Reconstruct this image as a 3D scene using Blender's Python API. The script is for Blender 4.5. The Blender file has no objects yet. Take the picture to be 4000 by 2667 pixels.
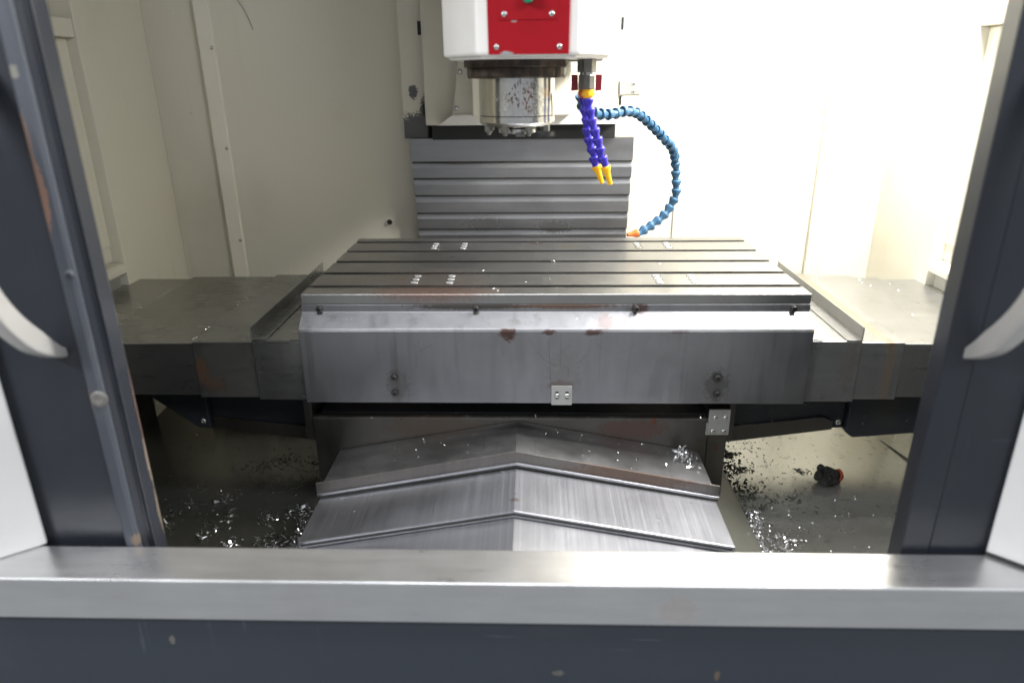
import bpy, bmesh, math, random
from mathutils import Vector, Matrix, noise

random.seed(11)
R = math.radians
scene = bpy.context.scene
col = scene.collection

# ------------------------------------------------------------------ camera
# metres; table top is z = 0, its front edge y = 0, its middle x = 0
cam_d = bpy.data.cameras.new('camera')
cam = bpy.data.objects.new('camera', cam_d)
col.objects.link(cam)
yaw, pitch, roll = 0.03267, 0.36402, -0.010935
fw = Vector((-math.sin(yaw) * math.cos(pitch), math.cos(yaw) * math.cos(pitch), -math.sin(pitch)))
rt = Vector((math.cos(yaw), math.sin(yaw), 0))
up = rt.cross(fw)
r2 = math.cos(roll) * rt + math.sin(roll) * up
u2 = -math.sin(roll) * rt + math.cos(roll) * up
m = Matrix((r2, u2, -fw)).transposed().to_4x4()
m.translation = Vector((-0.03883, -1.31373, 0.402355))
cam.matrix_world = m
cam_d.sensor_width = 36
cam_d.lens = 24.73
cam_d.clip_start = 0.02
cam_d.clip_end = 100
cam_d.dof.use_dof = True
cam_d.dof.focus_distance = 1.62
cam_d.dof.aperture_fstop = 2.0
scene.camera = cam

# ------------------------------------------------------------------ light
world = bpy.data.worlds.new('World')
scene.world = world
world.use_nodes = True
bg = world.node_tree.nodes['Background']
bg.inputs['Color'].default_value = (0.92, 0.96, 1.0, 1)
bg.inputs['Strength'].default_value = 0.39


def area_light(name, loc, target, sx, sy, power, color, spread=180):
    d = bpy.data.lights.new(name, 'AREA')
    d.shape = 'RECTANGLE'
    d.size, d.size_y = sx, sy
    d.energy = power
    d.color = color
    d.spread = R(spread)
    o = bpy.data.objects.new(name, d)
    col.objects.link(o)
    o.location = loc
    o.rotation_euler = (Vector(target) - Vector(loc)).to_track_quat('-Z', 'Y').to_euler()
    return o


# the machine's own work lamp, high on the right side wall
area_light('work_lamp_light', (0.84, 0.12, 1.02), (0.20, 0.28, -0.10), 0.50, 0.24, 59, (1.0, 0.985, 0.96))
# fluorescent rows of the workshop, above and behind the operator
area_light('shop_light_west', (-1.6, -1.7, 1.25), (-0.1, 0.0, 0.35), 0.9, 0.3, 34, (0.96, 0.98, 1.0))
area_light('shop_light_east', (1.2, -2.0, 1.45), (-0.1, 0.0, 0.3), 0.9, 0.3, 20, (0.96, 0.98, 1.0))
area_light('shop_light_overhead', (0.1, -1.15, 2.9), (0.0, -0.3, -0.3), 2.2, 0.5, 70, (0.92, 0.95, 1.0))

scene.view_settings.view_transform = 'Standard'
scene.view_settings.look = 'None'
scene.view_settings.exposure = 0.0
scene.view_settings.gamma = 1.0
scene.view_settings.use_curve_mapping = False
scene.cycles.use_denoising = True
scene.cycles.max_bounces = 8
scene.cycles.sample_clamp_indirect = 6.0


# ------------------------------------------------------------------ materials
class NT:
    def __init__(s, name):
        s.mat = bpy.data.materials.new(name)
        s.mat.use_nodes = True
        s.t = s.mat.node_tree
        s.b = s.t.nodes['Principled BSDF']
        g = s.t.nodes.new('ShaderNodeNewGeometry')
        s.pos = g.outputs['Position']
        s.nor = g.outputs['Normal']

    def n(s, typ, **kw):
        o = s.t.nodes.new(typ)
        for k, v in kw.items():
            setattr(o, k, v)
        return o

    def put(s, sock, v):
        if hasattr(v, 'is_linked'):
            s.t.links.new(v, sock)
        elif isinstance(v, (tuple, list)) and len(v) == 3 and sock.type == 'RGBA':
            sock.default_value = (*v, 1)
        else:
            sock.default_value = v

    def math(s, op, a, b=0.0, c=0.0, clamp=False):
        o = s.n('ShaderNodeMath', operation=op, use_clamp=clamp)
        for i, v in enumerate((a, b, c)):
            s.put(o.inputs[i], v)
        return o.outputs[0]

    def vmath(s, op, a, b):
        o = s.n('ShaderNodeVectorMath', operation=op)
        s.put(o.inputs[0], a)
        s.put(o.inputs[1], b)
        return o

    def ramp(s, v, lo, hi):
        o = s.n('ShaderNodeMapRange', clamp=True, interpolation_type='SMOOTHSTEP')
        s.put(o.inputs[0], v)
        o.inputs[1].default_value = lo
        o.inputs[2].default_value = hi
        return o.outputs[0]

    def noise(s, scale, stretch=(1, 1, 1), detail=4, rough=.55, off=(0, 0, 0)):
        v = s.vmath('MULTIPLY', s.pos, stretch).outputs[0]
        v = s.vmath('ADD', v, off).outputs[0]
        o = s.n('ShaderNodeTexNoise')
        s.t.links.new(v, o.inputs['Vector'])
        o.inputs['Scale'].default_value = scale
        o.inputs['Detail'].default_value = detail
        o.inputs['Roughness'].default_value = rough
        return o.outputs['Fac']

    def mix(s, f, a, b):
        o = s.n('ShaderNodeMix', data_type='RGBA')
        s.put(o.inputs[0], f)
        s.put(o.inputs[6], a)
        s.put(o.inputs[7], b)
        return o.outputs[2]

    def spot(s, c, rad, nscale=130, namp=1.5, soft=.3, off=(0, 0, 0)):
        """ragged blot with its own shape around a point"""
        v = s.vmath('SUBTRACT', s.pos, c).outputs[0]
        v = s.vmath('DIVIDE', v, rad).outputs[0]
        l = s.vmath('LENGTH', v, (0, 0, 0)).outputs['Value']
        n = s.noise(nscale, off=off)
        n = s.math('MULTIPLY_ADD', n, namp, -namp / 2)
        d = s.math('ADD', l, n)
        return s.math('SUBTRACT', 1.0, s.ramp(d, 1 - soft, 1 + soft))

    def bump(s, h, strength=.1, dist=.001):
        o = s.n('ShaderNodeBump')
        o.inputs['Strength'].default_value = strength
        o.inputs['Distance'].default_value = dist
        s.put(o.inputs['Height'], h)
        s.t.links.new(o.outputs[0], s.b.inputs['Normal'])

    def set(s, **kw):
        for k, v in kw.items():
            s.put(s.b.inputs[k.replace('_', ' ')], v)
        return s.mat


RUST = (0.13, 0.055, 0.025)
RUST_RED = (0.060, 0.024, 0.016)
OIL = (0.045, 0.035, 0.025)


def steel(name, base=(.42, .42, .43), rough=.38, metal=.9, streak=(1, 1, 1), sscale=90, samp=.25, stain=.35,
          spots=(), blot=.25, tone=.0, bumpy=.06, runs=0.0):
    """worn sheet steel: streaks, large cloudy stains, small specks, named blots"""
    n = NT(name)
    st = n.noise(sscale, streak, detail=3)
    cl = n.noise(5, detail=5, rough=.6)
    fine = n.noise(160, detail=2)
    k = n.math('MULTIPLY_ADD', st, samp * 2, 1 - samp)
    k2 = n.math('MULTIPLY_ADD', cl, stain * 2, 1 - stain)
    oi = n.n('ShaderNodeObjectInfo')
    kk = n.math('MULTIPLY', n.math('MULTIPLY', k, k2), n.math('MULTIPLY_ADD', oi.outputs['Random'], tone * 2, 1 - tone))
    c = n.n('ShaderNodeVectorMath', operation='SCALE')
    c.inputs[0].default_value = base
    n.put(c.inputs[3], kk)
    cc = c.outputs[0]
    # old coolant film
    film = n.ramp(n.noise(3.2, (1, 1, 1), 6, .65, (3, 1, 7)), .52, .72)
    cc = n.mix(n.math('MULTIPLY', film, blot), cc, tuple(x * y for x, y in zip(base, (.62, .56, .46))))
    # thin hairline scratches in two directions
    for rot_, off_ in ((.5, 1.7), (-.8, 9.3)):
        vm = n.n('ShaderNodeMapping')
        n.t.links.new(n.pos, vm.inputs[0])
        vm.inputs['Rotation'].default_value = (rot_, rot_ * .7, rot_)
        vm.inputs['Scale'].default_value = (260, 3.2, 260)
        vm.inputs['Location'].default_value = (off_, off_, off_)
        tn = n.n('ShaderNodeTexNoise')
        n.t.links.new(vm.outputs[0], tn.inputs['Vector'])
        tn.inputs['Scale'].default_value = 1.0
        tn.inputs['Detail'].default_value = 1.0
        sc = n.math('MULTIPLY', n.ramp(tn.outputs['Fac'], .70, .78), n.ramp(n.noise(7, off=(off_, 0, 2)), .5, .62))
        cc = n.mix(n.math('MULTIPLY', sc, .35), cc, tuple(min(1, x * 1.7) for x in base) if off_ > 5 else tuple(x * .45 for x in base))
    if runs:
        ru = n.ramp(n.noise(30, (1, 1, .06), 4, .6, (8, 2, 1)), .54, .72)
        cc = n.mix(n.math('MULTIPLY', ru, runs), cc, tuple(x * y for x, y in zip(base, (.45, .42, .38))))
    rr = n.math('MULTIPLY_ADD', st, .16, rough - .08)
    rr = n.math('ADD', rr, n.math('MULTIPLY_ADD', cl, .2, -.1))
    met = metal
    acc = None
    for i, (p, rad, colr, amt) in enumerate(spots):
        mk = n.math('MULTIPLY', n.spot(p, rad, off=(i * 3.1, 0, 0)), amt)
        cc = n.mix(mk, cc, colr)
        acc = mk if acc is None else n.math('MAXIMUM', acc, mk)
    if acc is not None:
        met = n.math('MULTIPLY', n.math('MULTIPLY_ADD', acc, -.2, 1.0), metal)
        rr = n.math('MULTIPLY_ADD', acc, .12, rr)
    n.bump(n.math('ADD', st, n.math('MULTIPLY', fine, .5)), bumpy, .0006)
    return n.set(Base_Color=cc, Roughness=rr, Metallic=met)


def paint(name, base, rough=.4, dirt=(.3, .25, .16), amt=.25, spots=(), scale=4, bump=.05, coat=0, chips=0, chipcol=(.2, .09, .05), spec=.5, scuff=0):
    n = NT(name)
    d = n.ramp(n.noise(scale, detail=6, rough=.62), .5, .8)
    cc = n.mix(n.math('MULTIPLY', d, amt), base, dirt)
    if chips:
        ch = n.ramp(n.noise(38, (1, 1, .35), 5, .6, (5, 5, 5)), .72 - chips, .74 - chips)
        cc = n.mix(n.math('MULTIPLY', ch, .9), cc, chipcol)
    for i, (p, rad, colr, a) in enumerate(spots):
        mk = n.math('MULTIPLY', n.spot(p, rad, nscale=260, namp=1.7, soft=.12, off=(0, i * 2.3, 0)), a)
        cc = n.mix(mk, cc, colr)
    if scuff:
        for k_, (str_, off_) in enumerate((((90, 90, 4), 2.0), ((6, 6, 120), 5.0))):
            sc = n.math('MULTIPLY', n.ramp(n.noise(1.0, str_, 2, .5, (off_, off_, off_)), .66, .74), n.ramp(n.noise(5, off=(off_, 1, 4)), .5, .66))
            cc = n.mix(n.math('MULTIPLY', sc, scuff), cc, tuple(min(1, x * 2.6 + .012) for x in base))
    rr = n.math('MULTIPLY_ADD', n.noise(9, detail=4), .2, rough - .1)
    if scuff:
        rr = n.math('ADD', rr, n.math('MULTIPLY', n.ramp(n.noise(3.5, detail=5, rough=.65, off=(4, 4, 1)), .45, .7), .16))
    n.bump(n.noise(240, detail=2), bump, .0006)
    return n.set(Base_Color=cc, Roughness=rr, Coat_Weight=coat, Specular_IOR_Level=spec)


def plain(name, base, rough=.45, metal=0.0, var=.25, scale=40):
    n = NT(name)
    k = n.math('MULTIPLY_ADD', n.noise(scale, detail=5), var * 2, 1 - var)
    c = n.n('ShaderNodeVectorMath', operation='SCALE')
    c.inputs[0].default_value = base
    n.put(c.inputs[3], k)
    return n.set(Base_Color=c.outputs[0], Roughness=n.math('MULTIPLY_ADD', n.noise(scale * .7), .25, rough - .12), Metallic=metal)


CREAM = (.70, .67, .565)
M = {}
M['cream'] = paint('cream_paint', CREAM, .42, (.42, .36, .22), .22)
def wall_material():
    n = NT('cream_wall_paint')
    d = n.ramp(n.noise(2.2, detail=6, rough=.62), .48, .8)
    cc = n.mix(n.math('MULTIPLY', d, .30), CREAM, (.45, .40, .27))
    drip = n.math('MULTIPLY', n.ramp(n.noise(22, (1, 1, .05), 5, .6, (3, 3, 3)), .56, .74), n.ramp(n.noise(2.5, off=(1, 8, 2)), .42, .62))
    cc = n.mix(n.math('MULTIPLY', drip, .22), cc, (.40, .34, .22))
    splash = n.ramp(n.noise(120, detail=3, rough=.5, off=(6, 1, 1)), .70, .74)
    splash = n.math('MULTIPLY', splash, n.ramp(n.noise(6, off=(9, 2, 2)), .5, .66))
    cc = n.mix(n.math('MULTIPLY', splash, .4), cc, (.36, .32, .24))
    rr = n.math('MULTIPLY_ADD', n.noise(9, detail=4), .22, .30)
    n.bump(n.math('ADD', n.noise(240, detail=2), n.math('MULTIPLY', n.noise(3, detail=2), 6)), .04, .0008)
    return n.set(Base_Color=cc, Roughness=rr)


M['cream_in'] = wall_material()
M['cream_head'] = paint('head_paint', (.82, .80, .765), .4, (.5, .42, .28), .18,
                        spots=[((-.165, -.01, .436), (.004, .004, .004), (.06, .04, .03), .9)])
M['trim'] = paint('trim_paint', CREAM, .42, (.42, .36, .22), .3,
                  spots=[((-.345, .68, .262), (.07, .05, .042), (.10, .10, .10), 1), ((-.362, .68, .358), (.012, .03, .018), (.11, .11, .115), 1),
                         ((-.33, .68, .30), (.016, .05, .05), (.10, .10, .10), 1)])
M['guard'] = paint('guard_paint', (.72, .715, .70), .45, (.45, .43, .38), .3, scale=7)
M['navy'] = paint('navy_door_paint', (.017, .020, .027), .32, (.05, .05, .055), .35, scale=3, scuff=.5, bump=.12)
M['navy_rib'] = paint('navy_rib_paint', (.046, .053, .068), .52, (.10, .10, .11), .35, scale=6, scuff=.5, bump=.1,
                      spots=[((-.673, -.42, .265), (.009, .03, .045), (.20, .11, .075), .9), ((-.674, -.42, .33), (.006, .03, .03), (.16, .095, .07), .85), ((-.676, -.42, .235), (.004, .03, .04), (.17, .09, .06), .85),
                             ((-.668, -.42, .41), (.005, .03, .008), (.20, .19, .155), .8), ((-.657, -.42, -.270), (.007, .03, .010), (.16, .115, .08), .8),
                             ((-.676, -.42, -.03), (.003, .03, .02), (.22, .13, .09), .8)])
M['navy_edge'] = paint('navy_edge_paint', (.017, .020, .027), .35, (.05, .05, .055), .3, scuff=.5, bump=.1,
                       spots=[((-.639, -.371, -.155), (.02, .006, .045), (.20, .16, .12), .85), ((-.639, -.371, -.06), (.02, .0025, .07), (.22, .12, .08), .85),
                              ((-.639, -.371, -.245), (.02, .006, .04), (.18, .145, .11), .85), ((-.639, -.371, .10), (.02, .0012, .25), (.16, .15, .15), .6)])
M['navy_front'] = paint('navy_front_paint', (.032, .040, .055), .45, (.07, .075, .085), .4, scale=2.5, scuff=.5, bump=.08,
                        spots=[((-.59, -.487, -.40), (.004, .02, .008), (.16, .155, .135), .8), ((.0, -.487, -.455), (.010, .02, .005), (.14, .135, .12), .7),
                               ((.24, -.487, -.455), (.004, .02, .009), (.16, .11, .07), .7)])
M['charcoal'] = paint('charcoal_casting_paint', (.022, .025, .032), .45, (.06, .05, .04), .5, scale=9, bump=.3)
M['table'] = steel('ground_table_steel', (.34, .335, .325), .33, .95, (.25, 6, 1), 30, .06, .2,
                   spots=[((-.25, .10, 0), (.11, .09, .05), RUST, .34), ((-.24, .02, 0), (.13, .03, .02), (.26, .09, .04), .42),
                          ((-.03, .44, 0), (.02, .012, .02), RUST, .6), ((.05, .40, 0), (.03, .02, .02), (.2, .17, .05), .35)])
M['slot'] = plain('slot_dark_iron', (.05, .048, .045), .6, .5)
M['apron'] = steel('apron_sheet', (.285, .285, .296), .41, .96, (1, 1, .15), 55, .08, .16, runs=.45,
                   spots=[((-.088, -.0375, -.066), (.017, .0045, .019), RUST_RED, .9), ((-.01, -.0375, -.0655), (.014, .0045, .006), RUST_RED, .85),
                          ((.078, -.0375, -.0655), (.017, .0045, .007), RUST_RED, .85), ((.24, -.0375, -.0655), (.02, .0045, .004), RUST_RED, .45),
                          ((.322, -.035, -.178), (.022, .02, .034), OIL, .55), ((-.31, -.035, -.178), (.022, .02, .03), OIL, .4),
                          ((.02, -.035, -.15), (.03, .02, .05), (.16, .15, .14), .35), ((.015, -.035, -.178), (.024, .02, .010), RUST, .35),
                          ((-.165, 0, -.024), (.11, .03, .007), OIL, .8), ((.02, 0, -.024), (.10, .03, .005), (.13, .07, .04), .8),
                          ((.168, 0, -.028), (.018, .03, .010), RUST_RED, .8), ((.10, -.02, -.05), (.015, .02, .02), RUST, .35)])
M['xcover'] = steel('telescopic_sheet', (.33, .33, .318), .29, .92, (.3, 3, 3), 30, .06, .2, tone=.16, runs=.2, blot=.35,
                    spots=[((-.712, -.02, -.155), (.013, .03, .028), (.30, .11, .03), .75), ((-.690, -.02, -.185), (.024, .03, .016), (.28, .10, .03), .65),
                           ((-.66, -.02, -.16), (.06, .03, .08), (.22, .20, .165), .45)])
M['xcover_r'] = steel('telescopic_sheet_east', (.33, .33, .325), .32, .85, (.3, 3, 3), 30, .05, .2, tone=.10, runs=.2, blot=.3,
                      spots=[((.652, .2, -.094), (.010, .4, .02), (.28, .22, .12), .6), ((.660, -.02, -.155), (.009, .03, .09), (.22, .15, .08), .6),
                             ((.58, -.02, -.14), (.015, .03, .05), (.15, .11, .08), .4)])
M['zcover'] = steel('column_cover_sheet', (.35, .35, .36), .36, .92, (.35, 1, 4), 14, .10, .2, blot=.3,
                    spots=[((.02, .68, -.01), (.05, .03, .018), (.06, .06, .055), .6), ((-.18, .68, 0.0), (.05, .03, .02), (.07, .07, .06), .5),
                           ((-.24, .68, .172), (.08, .03, .004), (.10, .08, .06), .5)])
M['ycover'] = steel('way_cover_sheet', (.44, .442, .468), .40, 1.0, (22, .05, .05), 22, .20, .14, blot=.10, bumpy=.02,
                    spots=[((-.073, -.225, -.32), (.009, .007, .02), RUST_RED, .7)])
M['yplate'] = steel('saddle_roof_sheet', (.32, .318, .318), .44, 1.0, (1, 1, 1), 30, .05, .18, blot=.4)
M['ylip'] = steel('way_cover_lip_sheet', (.17, .16, .15), .5, .85, (8, .4, .4), 20, .25, .3, blot=.6,
                  spots=[((.16, -.11, -.335), (.16, .03, .03), RUST, .45)])
M['saddle'] = steel('saddle_sheet', (.125, .12, .113), .42, .95, (3, 1, .3), 25, .12, .28, blot=.6,
                    spots=[((.17, .02, -.305), (.07, .03, .022), (.13, .05, .035), .45), ((.215, .02, -.287), (.006, .02, .008), (.15, .05, .025), .8),
                           ((-.25, .02, -.30), (.10, .03, .03), (.12, .08, .05), .4), ((.352, .02, -.35), (.005, .02, .012), RUST, .5)])
M['bed'] = paint('bed_casting_paint', (.075, .075, .062), .42, (.03, .03, .022), .6, scale=14, bump=.2)
M['wiper'] = plain('rubber_wiper', (.035, .034, .030), .6)
M['sill'] = steel('sill_stainless', (.64, .64, .645), .31, .9, (.5, 4, 4), 18, .09, .16, blot=.12,
                  spots=[((.17, -.498, -.325), (.026, .02, .024), (.50, .38, .30), .25)])  # beige blot paints a soft round reflection into the lip
M['bracket'] = steel('bracket_steel', (.42, .42, .40), .5, .7, (1, 1, 1), 60, .08, .12)
M['worn'] = plain('worn_painted_screw', (.20, .19, .18), .5, .4, .5, 150)
M['bolt'] = plain('black_bolt_steel', (.10, .098, .095), .35, .85)
M['bright'] = plain('bright_screw_steel', (.62, .62, .61), .22, .95, .1)
M['plug'] = plain('table_plug_steel', (.52, .52, .525), .40, .6, .12)
M['red'] = paint('red_panel_paint', (.34, .006, .013), .5, (.36, .02, .03), .25, scale=10, bump=.25, spec=.16,
                 spots=[((-.083, -.084, .4315), (.010, .01, .004), (.32, .32, .32), 1), ((-.07, -.084, .4795), (.005, .01, .0015), (.35, .3, .3), .9)])
M['green'] = plain('green_button_plastic', (.0, .21, .11), .3, 0, .08)
M['black'] = plain('black_rubber', (.012, .012, .012), .5)
def flange_material():
    n = NT('grimy_flange_iron')
    a = n.noise(55, (1, 1, .5), 6, .7)
    wet = n.ramp(n.noise(30, (1, 1, .3), 5, .6, (2, 5, 1)), .45, .65)
    flake = n.math('MULTIPLY', n.ramp(n.noise(130, (1, 1, .25), 4, .6, (1, 1, 4)), .52, .58), n.spot((.02, .06, .405), (.022, .06, .016), 60, .8, .4))
    cc = n.mix(n.ramp(a, .35, .7), (.016, .012, .009), (.085, .058, .040))
    cc = n.mix(n.math('MULTIPLY', flake, .8), cc, (.38, .24, .17))
    n.bump(a, .7, .003)
    return n.set(Base_Color=cc, Roughness=n.math('MULTIPLY_ADD', wet, -.32, .62), Metallic=.2)


M['flange'] = flange_material()
M['brass'] = plain('grimy_valve_brass', (.20, .195, .18), .36, .8, .4, 60)
M['lever'] = plain('red_lever_plastic', (.26, .012, .025), .4, 0, .3)
M['yellow'] = plain('yellow_plastic', (.86, .44, .006), .38, 0, .06)
M['hose_blue'] = plain('royal_blue_plastic', (.030, .020, .32), .32, 0, .2, 60)
M['hose_sky'] = plain('dusty_blue_plastic', (.032, .105, .195), .5, 0, .38, 55)
M['orange'] = plain('orange_plastic', (.55, .13, .015), .45, 0, .3, 90)
M['orange_band'] = plain('orange_band_cloth', (.42, .060, .012), .7, 0, .3, 90)
M['glove'] = plain('black_glove_cloth', (.017, .017, .016), .75, 0, .45, 120)
M['handle'] = plain('pale_handle_metal', (.44, .43, .415), .42, .3, .16, 14)
M['sludge'] = plain('oily_black_chips', (.050, .052, .036), .4, .1, .7, 200)
M['chip'] = plain('aluminium_chips', (.78, .78, .79), .2, 1.0, .12, 200)
M['wire'] = plain('thin_dark_wire', (.075, .068, .055), .5, .3)


def spindle_material():
    n = NT('spindle_ground_steel')
    sp = n.n('ShaderNodeTexVoronoi')
    v = n.vmath('MULTIPLY', n.pos, (1, 1, .45)).outputs[0]
    wob = n.n('ShaderNodeTexNoise')
    n.t.links.new(v, wob.inputs['Vector'])
    wob.inputs['Scale'].default_value = 160
    v = n.vmath('ADD', v, n.vmath('MULTIPLY', wob.outputs['Color'], (.008, .008, .008)).outputs[0]).outputs[0]
    n.t.links.new(v, sp.inputs['Vector'])
    sp.inputs['Scale'].default_value = 260
    speck = n.math('SUBTRACT', 1.0, n.ramp(sp.outputs['Distance'], .40, .50))
    zone = n.spot((-.060, .03, .362), (.036, .06, .034), 70, 1.2, .5)
    zone2 = n.spot((-.047, .03, .362), (.012, .06, .024), 90, 1.0, .5)
    mk = n.math('MULTIPLY', speck, zone)
    patch = n.ramp(n.noise(75, (1, 1, .5), 4, .6), .42, .55)
    mk = n.math('MULTIPLY', mk, patch)
    cl = n.noise(18, (1, 1, .2), 4)
    base = n.mix(n.ramp(cl, .4, .7), (.66, .66, .65), (.50, .48, .40))
    cc = n.mix(mk, base, n.mix(zone2, (.050, .032, .024), (.10, .038, .022)))
    yel = n.ramp(n.noise(26, (1, 1, .25), 5, .6, (2, 0, 0)), .55, .75)
    cc = n.mix(n.math('MULTIPLY', yel, .5), cc, (.42, .34, .17))
    return n.set(Base_Color=cc, Roughness=n.math('MULTIPLY_ADD', mk, .5, .17), Metallic=n.math('MULTIPLY_ADD', mk, -.8, .95))


M['spindle'] = spindle_material()


def floor_material():
    n = NT('pan_paint')
    big = n.noise(3.5, detail=6, rough=.65)
    sx = n.n('ShaderNodeSeparateXYZ')
    n.t.links.new(n.pos, sx.inputs[0])
    # oily film and painted-in shade darken the west pan and the sill trough
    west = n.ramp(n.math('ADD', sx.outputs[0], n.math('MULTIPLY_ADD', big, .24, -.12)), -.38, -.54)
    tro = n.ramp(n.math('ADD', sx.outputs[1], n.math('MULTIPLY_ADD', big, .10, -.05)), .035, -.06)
    speck = n.ramp(n.noise(60, (1, 1, 1), 5, .6), .60, .66)
    smear = n.ramp(n.noise(14, (1.6, .7, 1), 5, .65, (4, 4, 0)), .56, .74)
    cc = n.mix(n.math('MULTIPLY', smear, .35), (.47, .468, .435), (.28, .278, .24))
    cc = n.mix(n.math('MULTIPLY', speck, .45), cc, (.06, .06, .045))
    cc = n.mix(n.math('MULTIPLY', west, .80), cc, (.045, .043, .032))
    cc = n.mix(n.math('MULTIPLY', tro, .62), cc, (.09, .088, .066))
    cl = n.noise(12, (1, 1, 1), 5, .6, (7, 3, 1))
    rr = n.math('MULTIPLY_ADD', cl, .16, .16)
    rr = n.math('MULTIPLY_ADD', n.math('MAXIMUM', tro, west), -.08, rr)
    n.bump(n.noise(16, detail=4), .10, .002)
    return n.set(Base_Color=cc, Roughness=rr, Metallic=.72)


M['floor'] = floor_material()


# ------------------------------------------------------------------ mesh helpers
BASE = {}


def thing(name, label, cat, loc, group=None):
    o = bpy.data.objects.new(name, None)
    o.empty_display_size = .02
    o.location = loc
    col.objects.link(o)
    o['label'] = label
    o['category'] = cat
    if group:
        o['group'] = group
    BASE[o] = Vector(loc)
    return o


def link(name, me, mat, parent=None, bevel=0, smooth=False, label=None, seg=2):
    if mat is not None and not me.materials:
        me.materials.append(M[mat])
    o = bpy.data.objects.new(name, me)
    col.objects.link(o)
    if parent is not None:
        b = BASE[parent]
        o.parent = parent
        BASE[o] = b
    else:
        BASE[o] = Vector((0, 0, 0))
    if bevel:
        md = o.modifiers.new('bevel', 'BEVEL')
        md.width = bevel
        md.segments = seg
        md.limit_method = 'ANGLE'
        md.angle_limit = R(28)
        md.harden_normals = False
    if smooth:
        for p in me.polygons:
            p.use_smooth = True
    if label:
        o['label'] = label
    return o


def shift(bm, parent):
    if parent is not None:
        bmesh.ops.translate(bm, verts=bm.verts, vec=-BASE[parent])


def fin(bm, name):
    bmesh.ops.recalc_face_normals(bm, faces=bm.faces)
    me = bpy.data.meshes.new(name)
    bm.to_mesh(me)
    bm.free()
    return me


def box(name, x0, x1, y0, y1, z0, z1, mat, parent=None, bevel=.0015, **kw):
    bm = bmesh.new()
    add_box(bm, x0, x1, y0, y1, z0, z1)
    shift(bm, parent)
    return link(name, fin(bm, name), mat, parent, bevel, **kw)


def add_box(bm, x0, x1, y0, y1, z0, z1):
    mat_ = Matrix.Translation(((x0 + x1) / 2, (y0 + y1) / 2, (z0 + z1) / 2)) @ Matrix.Diagonal((abs(x1 - x0), abs(y1 - y0), abs(z1 - z0), 1))
    bmesh.ops.create_cube(bm, size=1, matrix=mat_)


def prism_bm(bm, pts, axis, a, b):
    """closed polygon pts (the two other axes in xyz order) swept from a to b along axis"""
    def v(p, t):
        return {'x': (t, p[0], p[1]), 'y': (p[0], t, p[1]), 'z': (p[0], p[1], t)}[axis]
    A = [bm.verts.new(v(p, a)) for p in pts]
    B = [bm.verts.new(v(p, b)) for p in pts]
    n = len(pts)
    bm.faces.new(A)
    bm.faces.new(B[::-1])
    for i in range(n):
        bm.faces.new((A[i], B[i], B[(i + 1) % n], A[(i + 1) % n]))


def prism(name, pts, axis, a, b, mat, parent=None, bevel=.0015, **kw):
    bm = bmesh.new()
    prism_bm(bm, pts, axis, a, b)
    shift(bm, parent)
    return link(name, fin(bm, name), mat, parent, bevel, **kw)


def lathe_mesh(name, prof, seg=32, axis=Vector((0, 0, 1))):
    """profile of (radius, height) pairs turned around the z axis at the origin"""
    bm = bmesh.new()
    rings = []
    for r, h in prof:
        if r < 1e-6:
            rings.append([bm.verts.new((0, 0, h))])
        else:
            rings.append([bm.verts.new((r * math.cos(2 * math.pi * i / seg), r * math.sin(2 * math.pi * i / seg), h)) for i in range(seg)])
    for a, b in zip(rings, rings[1:]):
        for i in range(seg):
            j = (i + 1) % seg
            if len(a) == 1 and len(b) == 1:
                continue
            if len(a) == 1:
                bm.faces.new((a[0], b[i], b[j]))
            elif len(b) == 1:
                bm.faces.new((a[i], a[j], b[0]))
            else:
                bm.faces.new((a[i], a[j], b[j], b[i]))
    me = fin(bm, name)
    return me


def put(o, p, direction=None, spin=0):
    """place an object whose mesh is built round its own origin"""
    b = Vector((0, 0, 0)) if o.parent is None else BASE[o]
    o.location = Vector(p) - b
    if direction is not None:
        q = Vector(direction).to_track_quat('Z', 'Y')
        o.rotation_euler = (q.to_matrix().to_4x4() @ Matrix.Rotation(spin, 4, 'Z')).to_euler()
    return o


def auto_smooth(me, ang=35):
    for p in me.polygons:
        p.use_smooth = True
    me.set_sharp_from_angle(angle=R(ang))


def tag(o, label, cat, group=None, kind=None):
    if label:
        o['label'] = label
    if cat:
        o['category'] = cat
    if group:
        o['group'] = group
    if kind:
        o['kind'] = kind
    return o


# shared fastener meshes: their own z axis points out of the surface they sit on
def socket_screw_mesh(name, r, h, washer=0):
    bm = bmesh.new()
    prof = []
    if washer:
        prof += [(washer, 0), (washer, .0015), (r * 1.0, .0016)]
    else:
        prof += [(r, 0)]
    prof += [(r, h * .82), (r * .88, h), (r * .52, h), (r * .50, h * .45), (0, h * .45)]
    bm.free()
    me = lathe_mesh(name, prof, 20)
    auto_smooth(me, 30)
    return me


def dome_screw_mesh(name, r, h):
    prof = [(r, 0), (r, h * .25), (r * .93, h * .55), (r * .75, h * .85), (r * .45, h), (r * .38, h), (r * .36, h * .5), (0, h * .5)]
    me = lathe_mesh(name, prof, 20)
    auto_smooth(me, 40)
    return me


SCREW_CAP = socket_screw_mesh('cap_screw', .0062, .009)
SCREW_WASHER = socket_screw_mesh('washer_screw', .0062, .009, .0105)
SCREW_SMALL = socket_screw_mesh('small_cap_screw', .0055, .007, .0078)
DOME = dome_screw_mesh('dome_screw', .0068, .0045)
DOME_S = dome_screw_mesh('small_dome_screw', .0048, .0032)
for me_, mt_ in ((SCREW_CAP, 'bolt'), (SCREW_WASHER, 'bolt'), (SCREW_SMALL, 'bolt'), (DOME, 'bright'), (DOME_S, 'bright')):
    me_.materials.append(M[mt_])


def screw(me, p, d, parent, name='screw'):
    o = link(name, me, None, parent)
    return put(o, p, d, random.uniform(0, 3))


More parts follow.
